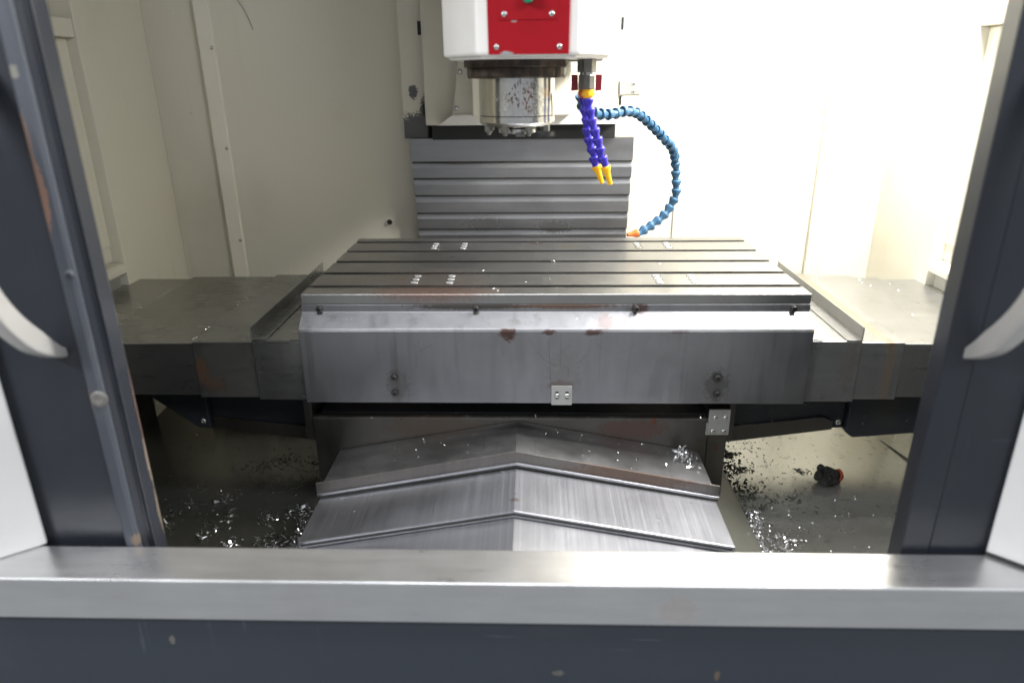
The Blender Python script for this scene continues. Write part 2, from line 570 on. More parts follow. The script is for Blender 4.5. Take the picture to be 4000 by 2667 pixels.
# ================================================================== SETTING
MX = -.073          # machine centre line
YB = .72            # back wall
WL, WR = -1.09, .945

fl = bmesh.new()
# pan: nearly level behind, folded down into a trough towards the sill
nx, ys = 60, [-.46, -.38, -.30, -.20, -.12, -.06, -.01, .03, .05, .10, .2, .32, .45, .60, .80]
grid = []
for y in ys:
    row = []
    for i in range(nx + 1):
        x = -1.5 + 2.9 * i / nx
        fold = .05 + .02 * math.sin(x * 2.2)
        z = -.50 + .045 * max(0, y - fold) if y > fold else -.50 - .10 * (fold - y)
        z += .0015 * noise.noise((x * 3, y * 3, 0))
        row.append(fl.verts.new((x, y, z)))
    grid.append(row)
for a, b in zip(grid, grid[1:]):
    for i in range(nx):
        fl.faces.new((a[i], a[i + 1], b[i + 1], b[i]))
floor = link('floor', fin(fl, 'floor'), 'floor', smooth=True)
tag(floor, 'oily cream painted chip pan under the table', None, kind='structure')


def floor_z(x, y):
    fold = .05 + .02 * math.sin(x * 2.2)
    return -.50 + .045 * max(0, y - fold) if y > fold else -.50 - .10 * (fold - y)


# pan joint with its drain screw, on the east side
prism('pan_seam', [(.842, .345), (.846, .345), (.880, .215), (.876, .215)], 'z', -.497, floor_z(.85, .3) + .0012, 'sludge', floor, 0)
screw(SCREW_SMALL, (.835, .345, floor_z(.83, .34)), (0, 0, 1), floor)

box('dark_filler_plate', -1.088, -.50, .690, .7185, -.52, -.235, 'floor', floor, .002)  # added plate hiding the bright wall foot with the pan's dark colour

# --- back wall
bwl = box('wall_back_west', -.905, -.350, YB, YB + .03, -.52, 1.25, 'cream_in')
tag(bwl, 'plain cream back panel left of the column', None, kind='structure')
bwr = box('wall_back_east', .205, .760, YB, YB + .03, -.52, 1.25, 'cream_in')
tag(bwr, 'glaring white back panel right of the column', None, kind='structure')
cwl = box('wall_corner_west', WL, -.912, YB + .012, YB + .03, -.52, 1.25, 'cream_in')
tag(cwl, 'narrow shaded cream panel in the left back corner', None, kind='structure')
cwr = box('wall_corner_east', .767, WR, YB + .012, YB + .03, -.52, 1.25, 'cream_in')
tag(cwr, 'narrow white panel in the right back corner', None, kind='structure')
# folded joining strips with their screws
for nm, par, x0, x1, lab in (('joint_strip', bwl, -.938, -.897, -.905), ('joint_strip', bwr, .752, .793, .758)):
    prism(nm, [(x0, YB + .012), (x0, YB - .014), (x0 + .004, YB - .016), (x1 - .004, YB - .006), (x1, YB - .002), (x1, YB + .012)], 'z', -.52, 1.25,
          'cream_in', par, .001)
    for z in (.735, .474, .212, -.050):
        screw(DOME_S, (lab, YB - .009, z), (0, -1, .05), par)
# second faint joint on the east panel, low down
box('joint_strip', .362, .372, YB - .004, YB + .001, -.52, .16, 'cream_in', bwr, .001)
o = screw(SCREW_SMALL, (-.459, YB - .0005, 0.0), (0, -1, 0), bwl)
me = lathe_mesh('screw_washer', [(.0135, 0), (.0135, .0012), (.006, .0016), (0, .0016)], 24)
o = link('screw_washer', me, 'cream', bwl)
put(o, (-.459, YB, 0.0), (0, -1, 0))

# --- side walls with their window recess
for nm, X, s, lab in (('wall_side_west', WL, -1, 'shaded cream side wall with window recess on the left'),
                      ('wall_side_east', WR, 1, 'bright cream side wall with window recess on the right')):
    def xx(a, b):
        return (X + s * a, X + s * b) if s > 0 else (X + s * b, X + s * a)
    w = box(nm, *xx(0, .06), .42, YB + .04, -.52, 1.25, 'cream_in', None, .002)
    tag(w, lab, None, kind='structure')
    bm = bmesh.new()
    add_box(bm, *xx(0, .06), -.36, .4195, -.52, -.105)
    shift(bm, w)
    link('lower_panel', fin(bm, 'lower_panel'), 'floor', w, .002)  # pan material: its painted-in dark also covers the west panel
    box('header_rail', *xx(0.004, .06), -.36, .4195, .489, .530, 'cream_in', w, .003)
    box('upper_panel', *xx(.050, .08), -.36, .4195, .5305, 1.25, 'cream_in', w, .002)
    box('window_stile', *xx(.026, .06), .362, .4195, .000, .4885, 'cream_in', w, .003)
    box('window_panel', *xx(.030, .05), -.36, .356, -.03, .470, 'cream_in', w, .003)
    box('window_rail', *xx(.026, .06), -.36, .3615, .474, .4885, 'cream_in', w, .002)
    box('window_gasket', *xx(.040, .06), .3565, .3615, -.02, .473, 'black', w, 0)
    # deep ledge under the window
    zz = [(X - s * .006, -.066), (X - s * .006, -.050), (X + s * .004, -.043), (X + s * .06, -.040), (X + s * .06, -.066)]
    prism('window_ledge', zz, 'y', -.36, .414, 'cream', w, .002)
    box('ledge_filler', *xx(.030, .06), .30, .419, -.0395, -.0005, 'cream', w, .001)
    box('lower_rail', *xx(.012, .05), -.36, .405, -.1045, -.0665, 'bracket', w, .001)

# --- unseen roof and header, added above to keep workshop light off the back walls
roof = box('shade_roof', WL - .06, WR + .06, -.38, YB + .05, 1.26, 1.29, 'navy_front')
tag(roof, 'unseen navy roof added to block light from the enclosure', None, kind='structure')
box('shade_header', WL - .06, WR + .06, -.375, -.345, 1.06, 1.2595, 'navy_front', roof)

# ================================================================== SILL, FRONT
sill = thing('door_sill', 'stainless steel door sill with a polished front lip across the bottom', 'sill', (MX, -.46, -.36))
prism('sill_plate', [(-.4205, -.290), (-.4205, -.280), (-.4955, -.280), (-.498, -.2825), (-.498, -.351), (-.493, -.351), (-.493, -.290)], 'x', -1.15, 1.05,
      'sill', sill, .0018, seg=3)
fp = thing('navy_fascia', 'dark navy painted panel under the steel sill', 'panel', (MX, -.487, -1.0))
box('panel_sheet', -1.25, 1.15, -.487, -.45, -1.0, -.3515, 'navy_front', fp, .002)

# fixed front guards outside the doors: angled cream sheets standing on the sill ends
gl = thing('front_guard', 'cream angled front guard at the far left edge, standing on the sill', 'guard panel', (-.9, -.45, -.28), 'front guards beside the doors')
d = Vector((-.85 + .80, -.455 + .417)).normalized()
nrm = Vector((-d.y, d.x))
a, b = Vector((-.80, -.417)), Vector((-.80, -.417)) + d * .42
t = nrm * -.018
prism('guard_sheet', [tuple(a), tuple(b), tuple(b + t), tuple(a + t)], 'z', -.2795, 1.2, 'guard', gl, .003)
gr = thing('front_guard', 'cream angled front guard at the far right edge, standing on the sill', 'guard panel', (.75, -.45, -.28), 'front guards beside the doors')
d = Vector((.677 - .640, -.451 + .419)).normalized()
nrm = Vector((d.y, -d.x))
a, b = Vector((.640, -.419)), Vector((.640, -.419)) + d * .42
t = nrm * -.018
prism('guard_sheet', [tuple(a), tuple(b), tuple(b + t), tuple(a + t)], 'z', -.2795, 1.2, 'guard', gr, .003)
gsk = prism('gasket', [tuple(a - nrm * .0005), tuple(b - nrm * .0005), tuple(b + nrm * .003), tuple(a + nrm * .003)], 'z', -.2797, -.2745, 'black', gr, 0)


# ================================================================== DOORS
def sweep(name, pts, widths, thick, side, mat, parent, seg=10, e=.45):
    """flat bar bent along a path; side is the constant width direction"""
    bm = bmesh.new()
    rings = []
    n = len(pts)
    side = Vector(side).normalized()
    for i, p in enumerate(pts):
        p = Vector(p)
        tg = (Vector(pts[min(i + 1, n - 1)]) - Vector(pts[max(i - 1, 0)])).normalized()
        nn = tg.cross(side).normalized()
        w, th = widths[i] / 2, thick[i] / 2
        ring = []
        for k in range(seg):
            aa = 2 * math.pi * (k + .5) / seg
            ca, sa = math.cos(aa), math.sin(aa)
            ring.append(bm.verts.new(p + side * (w * math.copysign(abs(ca) ** e, ca)) + nn * (th * math.copysign(abs(sa) ** e, sa))))
        rings.append(ring)
    for a_, b_ in zip(rings, rings[1:]):
        for k in range(seg):
            bm.faces.new((a_[k], a_[(k + 1) % seg], b_[(k + 1) % seg], b_[k]))
    bm.faces.new(rings[0])
    bm.faces.new(rings[-1][::-1])
    shift(bm, parent)
    me_ = fin(bm, name)
    auto_smooth(me_, 40)
    return link(name, me_, mat, parent)


DZ0, DZ1 = -.42, 1.2
dl = thing('sliding_door', 'open navy door with a rusty light blue rib along its edge, at the left', 'door', (-.72, -.40, -.28), 'sliding doors of the machine')
box('door_panel', -1.10, -.6765, -.405, -.385, DZ0, DZ1, 'navy', dl, .002)
prism('edge_rib', [(-.676, -.385), (-.676, -.4155), (-.672, -.419), (-.659, -.419), (-.6545, -.4145), (-.6545, -.385)], 'z', DZ0, DZ1, 'navy_rib', dl, .0006)
prism('edge_channel', [(-.6540, -.380), (-.6540, -.4100), (-.6475, -.4015), (-.6425, -.401), (-.6420, -.380)], 'z', DZ0, DZ1, 'navy_edge', dl, .0008)
prism('edge_flange', [(-.670, -.3795), (-.6415, -.3795), (-.6415, -.4005), (-.6395, -.4000), (-.6385, -.371), (-.670, -.371)], 'z', DZ0, DZ1, 'navy_edge', dl, .0008)
worn = lathe_mesh('worn_screw', [(.0125, 0), (.0125, .001), (.010, .0022), (.006, .0030), (.0045, .0022), (0, .002)], 22)
auto_smooth(worn, 40)
o = link('screw', worn, 'worn', dl)
put(o, (-.6600, -.419, -.027), (0, -1, 0))
rs = dome_screw_mesh('rib_screw', .0062, .005)
put(link('screw', rs, 'navy_rib', dl), (-.6600, -.419, .157), (.25, -1, 0))


def handle(x, parent, sgn):
    pts, w, th = [], [], []
    n = 40
    for i in range(n + 1):
        tt = i / n
        a_ = math.pi * tt
        y_ = -.404 - .112 * math.sin(a_) ** .9
        z_ = .038 + .37 * tt ** 1.12
        pts.append((x, y_, z_))
        w.append(.024)
        th.append(.031 * min(1, .42 + min(tt, 1 - tt) * 5))
    hd = sweep('handle', pts, w, th, (1, 0, 0), 'handle', parent, 24, .3)
    hd['label'] = 'pale bowed pull handle'
    return hd


handle(-.712, dl, 1)
dr = thing('sliding_door', 'open plain navy door with a chamfered edge, at the right', 'door', (.60, -.40, -.28), 'sliding doors of the machine')
box('door_panel', .5605, 1.0, -.411, -.385, DZ0, DZ1, 'navy', dr, .002)
prism('edge_flange', [(.519, -.412), (.5235, -.371), (.560, -.371), (.560, -.412)], 'z', DZ0, DZ1, 'navy_edge', dr, .0016)
handle(.556, dr, -1)

# ================================================================== COLUMN
zc = thing('column_way_cover', 'stepped telescopic steel cover hanging below the spindle carriage', 'way cover', (MX, .70, -.5))
steps = [.2385, .177, .132, .084, .034, -.013, -.06, -.12, -.5]
for i in range(len(steps) - 1):
    z1, z0 = steps[i], steps[i + 1]
    yf = .664 + i * .0045
    if i == 0:
        pr = [(yf, z1), (yf, z0), (yf + .012, z0), (yf + .012, z1)]
    else:
        h = z1 - z0
        pr = [(yf + .0042, z1 + .012), (yf + .0042, z1 - .001), (yf, z1 - h * .40), (yf, z0), (yf + .011, z0), (yf + .011, z1 + .012)]
    inset = i * .0012
    sgm = prism('cover_segment', pr, 'x', -.376 + inset, .232 - inset, 'zcover', zc, .0008)
    box('wiper', -.374 + inset, .230 - inset, yf + .0010, yf + .0044, z0 - .0035, z0 + .001, 'wiper', sgm, 0)
clm = thing('machine_column', 'cream column trim beside the spindle carriage with chipped grey paint', 'column', (MX, .70, -.5))
box('column_body', -.372, .228, .735, 1.0, -.5, 1.25, 'charcoal', clm, .002)
box('column_trim', -.392, -.326, .676, .719, .238, 1.25, 'trim', clm, .002)
box('column_trim', .181, .245, .676, .719, .238, 1.25, 'cream', clm, .002)
box('trim_ledge', -.402, -.393, .700, .719, .238, 1.25, 'cream', clm, .001)
for x, z, w, h in ((-.336, .514, .010, .033), (-.333, .312, .010, .03), (.190, .519, .006, .030), (.192, .331, .006, .022)):
    box('slot', x - w / 2, x + w / 2, .6745, .690, z - h / 2, z + h / 2, 'black', clm, 0)
cb = thing('wall_bracket', 'small grey steel bracket with two screws on the right column trim', 'bracket', (.215, .676, .364))
prism('bracket_plate', [(.189, .676), (.189, .664), (.204, .6725), (.244, .6725), (.244, .6755)], 'z', .346, .382, 'bracket', cb, .0008)
for z in (.374, .355):
    screw(DOME_S, (.226, .6725, z), (0, -1, 0), cb)

# ================================================================== SPINDLE HEAD
hd = thing('spindle_head', 'cream spindle head with a red front plate and grimy steel spindle', 'spindle head', (MX, .10, .29))
HZ = .429
hood = [(-.132, -.08), (.036, -.08), (.102, .028), (.102, .56), (-.197, .56), (-.197, .014)]
prism('hood', hood, 'z', HZ + .0, 1.15, 'cream_head', hd, .006, seg=4)
prism('hood_base', [(-.125, -.071), (.030, -.071), (.093, .032), (.093, .56), (-.188, .56), (-.188, .020)], 'z', HZ - .004, HZ + .002, 'cream_head', hd, .002)
rp = prism('front_plate', [(-.112, .4305), (.018, .4305), (.0225, .80), (-.1165, .80)], 'y', -.0835, -.078, 'red', hd, .0008)
hp = prism('hatch_plate', [(-.0945, .4815), (-.0015, .4815), (.0, .57), (-.096, .57)], 'y', -.0853, -.0832, 'red', hd, .0005)
for x, z, y in ((-.099, .442, -.0835), (.0025, .442, -.0835), (-.086, .490, -.0853), (-.0105, .490, -.0853)):
    screw(DOME_S, (x, y, z), (0, -1, 0), rp if y > -.085 else hp)
btn = lathe_mesh('push_button', [(.0085, 0), (.0085, .018), (.0078, .0195), (0, .0195)], 28)
auto_smooth(btn)
bo = link('push_button', btn, 'green', hd)
put(bo, (-.048, -.089, .5125), (0, -1, 0))
bz = lathe_mesh('button_bezel', [(.0115, 0), (.0115, .005), (.0095, .0062), (0, .0062)], 28)
auto_smooth(bz)
put(link('button_bezel', bz, 'black', bo), (-.048, -.0853, .5125), (0, -1, 0))
# spindle
SX, SY = -.0705, .10


def turned(name, prof, mat, parent, seg=64, ang=30):
    me_ = lathe_mesh(name, prof, seg)
    auto_smooth(me_, ang)
    return put(link(name, me_, mat, parent), (SX, SY, 0))


def wob(prof):
    return prof


turned('upper_flange', [(0, .4275), (.0975, .4275), (.0985, .4265), (.0985, .4135), (.0975, .4125), (0, .4125)], 'flange', hd)
lf = turned('lower_flange', [(0, .4124), (.0925, .4124), (.0930, .411), (.0932, .406), (.0930, .401), (.0928, .3965), (.0910, .3945), (.085, .3942), (.0715, .3940), (0, .3940)], 'flange', hd, 120, 60)
for v_ in lf.data.vertices:
    r_ = math.hypot(v_.co.x, v_.co.y)
    if r_ > .07 and v_.co.z < .402:
        k_ = noise.noise(Vector((v_.co.x * 55, v_.co.y * 55, 1.3))) + .5 * noise.noise(Vector((v_.co.x * 160, v_.co.y * 160, 7)))
        v_.co.z += .0018 * k_ if v_.co.z < .3975 else 0
        v_.co.x *= 1 + .010 * k_
        v_.co.y *= 1 + .010 * k_
turned('housing', [(0, .3944), (.0715, .3944), (.0715, .3285), (0, .3285)], 'spindle', hd)
turned('housing_seam', [(0, .3284), (.0702, .3284), (.0702, .3270), (0, .3270)], 'flange', hd)
nc = turned('nose_cap', [(0, .3269), (.0718, .3269), (.0718, .3160), (.0700, .3130), (.0655, .3095), (.0400, .3085), (.0400, .3065), (.0380, .3055), (0, .3055)], 'spindle', hd)
turned('nose_gap', [(0, .3054), (.0335, .3054), (.0335, .3030), (0, .3030)], 'black', hd)
ns = turned('spindle_nose', [(0, .3029), (.0355, .3029), (.0365, .3020), (.0365, .2965), (.0345, .2950), (.0225, .2950), (.0200, .2985), (0, .2990)], 'bright', hd)
for a_ in (75, 255):
    bm = bmesh.new()
    add_box(bm, -.0080, .0080, -.008, .008, -.0045, .0035)
    ko = link('drive_key', fin(bm, 'drive_key'), 'brass', hd, .001)
    ko.location = Vector((SX + .029 * math.cos(R(a_ + 205)), SY + .029 * math.sin(R(a_ + 205)), .2945)) - BASE[hd]
    ko.rotation_euler = (0, 0, R(a_ + 205))
nut = bmesh.new()
bmesh.ops.create_cone(nut, cap_ends=True, segments=6, radius1=.0088, radius2=.0088, depth=.011)
bmesh.ops.create_cone(nut, cap_ends=True, segments=14, radius1=.0036, radius2=.005, depth=.006, matrix=Matrix.Translation((0, 0, -.0080)))
nutm = fin(nut, 'nose_bolt')
nutm.materials.append(M['brass'])
for i in range(8):
    a_ = R(-112 + i * 45)
    bo_ = link('nose_bolt', nutm, None, hd, .0006)
    bo_.location = Vector((SX + .0580 * math.cos(a_), SY + .0580 * math.sin(a_), .3040)) - BASE[hd]
    bo_.rotation_euler = (0, 0, random.random())
# the carriage behind the hood
box('carriage_block', -.195, .055, .56, .618, .30, 1.1, 'cream', hd, .004)
box('carriage_back', -.327, .180, .640, .662, .274, 1.1, 'cream', hd, .003)
prism('carriage_cover', [(-.232, .440), (.095, .440), (.135, .330), (.172, .276), (-.286, .276), (-.252, .300)], 'y', .610, .640, 'cream', hd, .003)
prism('cover_lip', [(-.290, .276), (-.250, .303), (.135, .303), (.176, .276)], 'y', .600, .6095, 'cream_head', hd, .002)
prism('gusset', [(.096, .395), (.101, .400), (.150, .300), (.143, .297)], 'y', .585, .6, 'cream', hd, .001)
for z, x in ((.407, -.228), (.318, -.240)):
    screw(DOME, (x, .610, z), (-.1, -1, 0), hd)
box('rubber_apron', -.312, .178, .650, .658, .2360, .2738, 'black', hd, .001)
box('pipe_bar', .012, .094, .150, .165, .4225, .4290, 'black', hd, .001)

# ================================================================== COOLANT VALVES AND HOSES
hexv = bmesh.new()


def hex_bm(bm, r, z0, z1, c=(0, 0), seg=6, r2=None, spin=0):
    bmesh.ops.create_cone(bm, cap_ends=True, segments=seg, radius1=r if r2 is None else r2, radius2=r, depth=abs(z1 - z0),
                          matrix=Matrix.Translation((c[0], c[1], (z0 + z1) / 2)) @ Matrix.Rotation(spin, 4, 'Z'))


def valve(x, y, label, lever_side):
    v = thing('coolant_valve', label, 'valve', (x, y, .40), 'coolant valves under the spindle head')
    bm = bmesh.new()
    hex_bm(bm, .0145, .402, .4248, spin=.3)
    bmesh.ops.translate(bm, verts=bm.verts, vec=(x, y, 0))
    shift(bm, v)
    link('valve_nut', fin(bm, 'valve_nut'), 'brass', v, .001)
    bm = bmesh.new()
    hex_bm(bm, .0090, .398, .4022, seg=20)
    bmesh.ops.translate(bm, verts=bm.verts, vec=(x, y, 0))
    shift(bm, v)
    link('valve_neck', fin(bm, 'valve_neck'), 'bright', v)
    bm = bmesh.new()
    hex_bm(bm, .0120, .373, .398, spin=.1)
    bmesh.ops.translate(bm, verts=bm.verts, vec=(x, y, 0))
    shift(bm, v)
    link('valve_body', fin(bm, 'valve_body'), 'brass', v, .001)
    s = lever_side
    xs = sorted((x + s * .0125, x + s * .0245))
    prism('lever', [(xs[0], .399), (xs[1], .3985), (xs[1] - s * .0008, .371), (xs[0], .370)], 'y', y - .003, y + .003, 'lever', v, .001)
    bm = bmesh.new()
    hex_bm(bm, .0105, .366, .373, seg=20)
    hex_bm(bm, .0120, .3615, .3685, seg=8)
    hex_bm(bm, .0088, .3560, .363, seg=20)
    bmesh.ops.translate(bm, verts=bm.verts, vec=(x, y, 0))
    shift(bm, v)
    link('hose_fitting', fin(bm, 'hose_fitting'), 'yellow' if s > 0 else 'orange', v, .0006)
    return v


valve(.0615, .060, 'grey brass coolant valve with a red lever, nearest the viewer under the head', 1)
valve(.0560, .092, 'coolant valve with a red lever at its left, behind the nearer valve', -1)


def hose_segment_mesh(name, mat, s=1.0):
    # bell shaped ball-and-socket link: wide cup at the start (z=0), waist at its end (z=L)
    L = .0165 * s
    prof = [(.0052, .002), (.0080, 0), (.0091, .0008), (.0094, .0030), (.0090, .0052), (.0074, .0085), (.0060, .0120), (.0057, .0150), (.0064, .0180), (.0060, .0200), (.0040, .0205)]
    me_ = lathe_mesh(name, [(r * s, h * s) for r, h in prof], 20)
    auto_smooth(me_, 50)
    me_.materials.append(M[mat])
    return me_


def resample(pts, step):
    pts = [Vector(p) for p in pts]
    # Catmull-Rom
    dense = []
    for i in range(len(pts) - 1):
        p0, p1, p2, p3 = pts[max(i - 1, 0)], pts[i], pts[i + 1], pts[min(i + 2, len(pts) - 1)]
        for k in range(12):
            t_ = k / 12
            dense.append(.5 * ((2 * p1) + (-p0 + p2) * t_ + (2 * p0 - 5 * p1 + 4 * p2 - p3) * t_ ** 2 + (-p0 + 3 * p1 - 3 * p2 + p3) * t_ ** 3))
    dense.append(pts[-1])
    out, acc = [dense[0]], 0
    for a_, b_ in zip(dense, dense[1:]):
        acc += (b_ - a_).length
        if acc >= step:
            out.append(b_)
            acc = 0
    return out


def nozzle_mesh(name, mat, L=.036):
    prof = [(.0050, .001), (.0092, 0), (.0098, .0015), (.0094, .0055), (.0066, .0115), (.0056, .016), (.0042, L), (.0026, L), (.0026, L - .008), (0, L - .008)]
    me_ = lathe_mesh(name, prof, 22)
    auto_smooth(me_, 45)
    me_.materials.append(M[mat])
    return me_


SEG_B = hose_segment_mesh('royal_hose_segment', 'hose_blue', 1.1)
SEG_S = hose_segment_mesh('sky_hose_segment', 'hose_sky', 1.25)
NOZ_Y = nozzle_mesh('yellow_nozzle', 'yellow')
NOZ_O = nozzle_mesh('orange_nozzle', 'orange', .027)


def hose(label, path, segm, noz, tip, step=.0178):
    h = thing('coolant_hose', label, 'hose', path[0], 'jointed coolant hoses')
    pts = resample(path, step)
    for i in range(len(pts) - 1):
        jit = Vector((random.uniform(-.11, .11), random.uniform(-.11, .11), random.uniform(-.11, .11)))
        o_ = link('hose_segment', segm, None, h)
        put(o_, pts[i], (pts[i + 1] - pts[i]).normalized() + jit)
    o_ = link('nozzle', noz, None, h)
    put(o_, pts[-1], Vector(tip) - pts[-1])
    return h


A = [(.0615, .06, .358), (0.0635, 0.06, 0.342), (0.066, 0.059, 0.329), (0.069, 0.058, 0.315), (0.075, 0.057, 0.301), (0.080, 0.056, 0.285), (0.085, 0.055, 0.269), (0.089, 0.055, 0.254),
     (0.095, 0.055, 0.241), (0.098, 0.055, 0.2305)]
hose('royal blue jointed hose with yellow nozzle, nearer and right of the pair', A, SEG_B, NOZ_Y, (.1105, .055, .195))
B = [(.056, .092, .358), (0.057, 0.09, 0.341), (0.061, 0.09, 0.325), (0.062, 0.09, 0.309), (0.066, 0.09, 0.293), (0.068, 0.09, 0.278), (0.075, 0.09, 0.26), (0.079, 0.09, 0.245), (0.084, 0.09, 0.2285)]
hose('royal blue jointed hose with yellow nozzle, behind and left of the pair', B, SEG_B, NOZ_Y, (.097, .09, .195))
Cc = [(0.052, 0.12, 0.362), (0.055, 0.134, 0.342), (0.067, 0.149, 0.33), (0.085, 0.163, 0.327), (0.099, 0.178, 0.323), (0.118, 0.192, 0.322), (0.135, 0.207, 0.325), (0.151, 0.221, 0.327),
      (0.168, 0.236, 0.325), (0.182, 0.25, 0.32), (0.196, 0.264, 0.31), (0.211, 0.279, 0.299), (0.225, 0.293, 0.287), (0.24, 0.308, 0.274), (0.254, 0.322, 0.26), (0.269, 0.337, 0.248),
      (0.281, 0.351, 0.233), (0.288, 0.366, 0.217), (0.292, 0.38, 0.199), (0.295, 0.38, 0.182), (0.297, 0.38, 0.165), (0.299, 0.38, 0.149), (0.299, 0.38, 0.13), (0.294, 0.38, 0.113),
      (0.286, 0.38, 0.1), (0.276, 0.374, 0.086), (0.263, 0.368, 0.074), (0.25, 0.362, 0.065), (0.236, 0.356, 0.057), (0.222, 0.35, 0.051), (0.206, 0.344, 0.044), (0.199, 0.342, 0.0425)]
hose('long dusty blue jointed hose with orange nozzle curving down to the table', Cc, SEG_S, NOZ_O, (.174, .334, .042), .0205)

# ================================================================== WORK TABLE
tb = thing('work_table', 'steel work table with five T-slots and a folded front apron', 'machine table', (0, .25, -.22))
TW = .4965
prof = [(0, -.0195), (0, -.0012), (.0012, 0)]
sy = [.055, .155, .255, .355, .455]
for y in sy:
    prof += [(y - .009, 0), (y - .009, -.014), (y - .016, -.014), (y - .016, -.026), (y + .016, -.026), (y + .016, -.014), (y + .009, -.014), (y + .009, 0)]
prof += [(.4988, 0), (.50, -.0012), (.50, -.05), (.004, -.05), (.004, -.0195)]
bm = bmesh.new()
prism_bm(bm, prof, 'x', -TW, TW)
shift(bm, tb)
tt = link('table_top', fin(bm, 'table_top'), 'table', tb)
# dark strip along the bottom of each slot
for y in sy:
    box('slot_bed', -TW + .001, TW - .001, y - .0155, y + .0155, -.0255, -.0205, 'slot', tb, 0)
box('table_base', -.46, .46, .02, .48, -.215, -.051, 'saddle', tb, .003)
# ground plugs in groups of three
plug = lathe_mesh('table_plug', [(0, .0010), (.0068, .0012), (.0078, .0007), (.0082, .0002), (0, .0002)], 24)
plug_rim = lathe_mesh('plug_rim', [(.0096, .0001), (.0096, .0005), (.0083, .0005), (.0083, .0001)], 24)
plug.materials.append(M['plug'])
plug_rim.materials.append(M['slot'])
for x in (-.2855, -.2125, .2195, .292):
    for y in (.0815, .106, .1305, .386, .410, .434):
        o = link('plug', plug, None, tt)
        d = (random.uniform(-.015, .015), random.uniform(-.03, .0), 1)
        put(o, (x + random.uniform(-.0006, .0006), y, .0001), d)
        put(link('plug_rim', plug_rim, None, tt), (x, y, 0))
# folded front apron
ap = prism('apron', [(.0035, -.0205), (-.0010, -.0205), (-.0015, -.0355), (-.0340, -.0600), (-.0360, -.0650), (-.0355, -.2175), (-.0325, -.2175), (-.0325, -.066), (-.031, -.062), (.0035, -.037)],
           'x', -.4985, .4975, 'apron', tb, .0012)
for x in (-.462, -.152, .161, .465):
    screw(SCREW_CAP, (x, -.0012, -.0285), (0, -1, 0), ap)
for x, z, me_ in ((-.316, -.161, SCREW_SMALL), (-.317, -.195, SCREW_SMALL), (.322, -.160, SCREW_WASHER), (.324, -.195, SCREW_SMALL)):
    screw(me_, (x, -.0358, z), (0, -1, 0), ap)
tp = box('stop_plate', -.003, .038, -.0395, -.0362, -.2195, -.178, 'bracket', ap, .0006)
for x in (.008, .028):
    box('adjusting_slot', x - .0032, x + .0032, -.0400, -.0385, -.206, -.190, 'black', ap, .0002)
    screw(DOME_S, (x, -.0400, -.198), (0, -1, 0), ap)

# dried coolant threads clinging to the apron
def threads(name, paths, parent, r=.0003):
    bm_ = bmesh.new()
    for path in paths:
        ps = resample(path, .004)
        prev_ = None
        for i_, p_ in enumerate(ps):
            tg = (ps[min(i_ + 1, len(ps) - 1)] - ps[max(i_ - 1, 0)]).normalized()
            a1 = tg.cross(Vector((0, 1, 0))).normalized()
            a2 = tg.cross(a1)
            rr_ = r * random.uniform(.5, 1.2)
            ring_ = [bm_.verts.new(p_ + a1 * rr_ * math.cos(q) + a2 * rr_ * math.sin(q)) for q in (0, 2.1, 4.2)]
            if prev_:
                for q in range(3):
                    bm_.faces.new((prev_[q], prev_[(q + 1) % 3], ring_[(q + 1) % 3], ring_[q]))
            prev_ = ring_
    shift(bm_, parent)
    o_ = link(name, fin(bm_, name), 'wire', parent)
    o_['kind'] = 'stuff'
    return o_


AY = -.0359
trails = [[(-.031, AY, -.105), (-.02, AY, -.120), (-.005, AY, -.132), (.010, AY, -.136)],
          [(.056, AY, -.067), (.075, AY, -.085), (.10, AY, -.102), (.125, AY, -.108), (.148, AY, -.100), (.160, AY, -.089), (.178, AY, -.088), (.188, AY, -.072)],
          [(.072, AY, -.088), (.066, AY, -.110), (.048, AY, -.130)], [(-.010, AY, -.08), (-.008, AY, -.11), (-.006, AY, -.15), (-.004, AY, -.175)],
          [(.013, AY, -.07), (.014, AY, -.10), (.015, AY, -.138), (.028, AY, -.139), (.030, AY, -.16)], [(.304, AY, -.163), (.302, AY, -.182), (.297, AY, -.196)],
          [(.462, AY, -.108), (.460, AY, -.125), (.454, AY, -.145)], [(-.262, AY, -.078), (-.268, AY, -.100), (-.270, AY, -.125), (-.268, AY, -.142)],
          [(-.230, AY, -.088), (-.248, AY, -.096), (-.262, AY, -.106)], [(-.052, AY, -.072), (-.045, AY, -.084), (-.040, AY, -.092)], [(.17, AY, -.150), (.171, AY, -.165)],
          [(.345, AY, -.186), (.350, AY, -.198)], [(.22, AY, -.072), (.222, AY, -.095)], [(-.35, AY, -.082), (-.348, AY, -.112)], [(-.10, AY, -.095), (-.098, AY, -.115)]]
threads('coolant_trail', trails, ap)

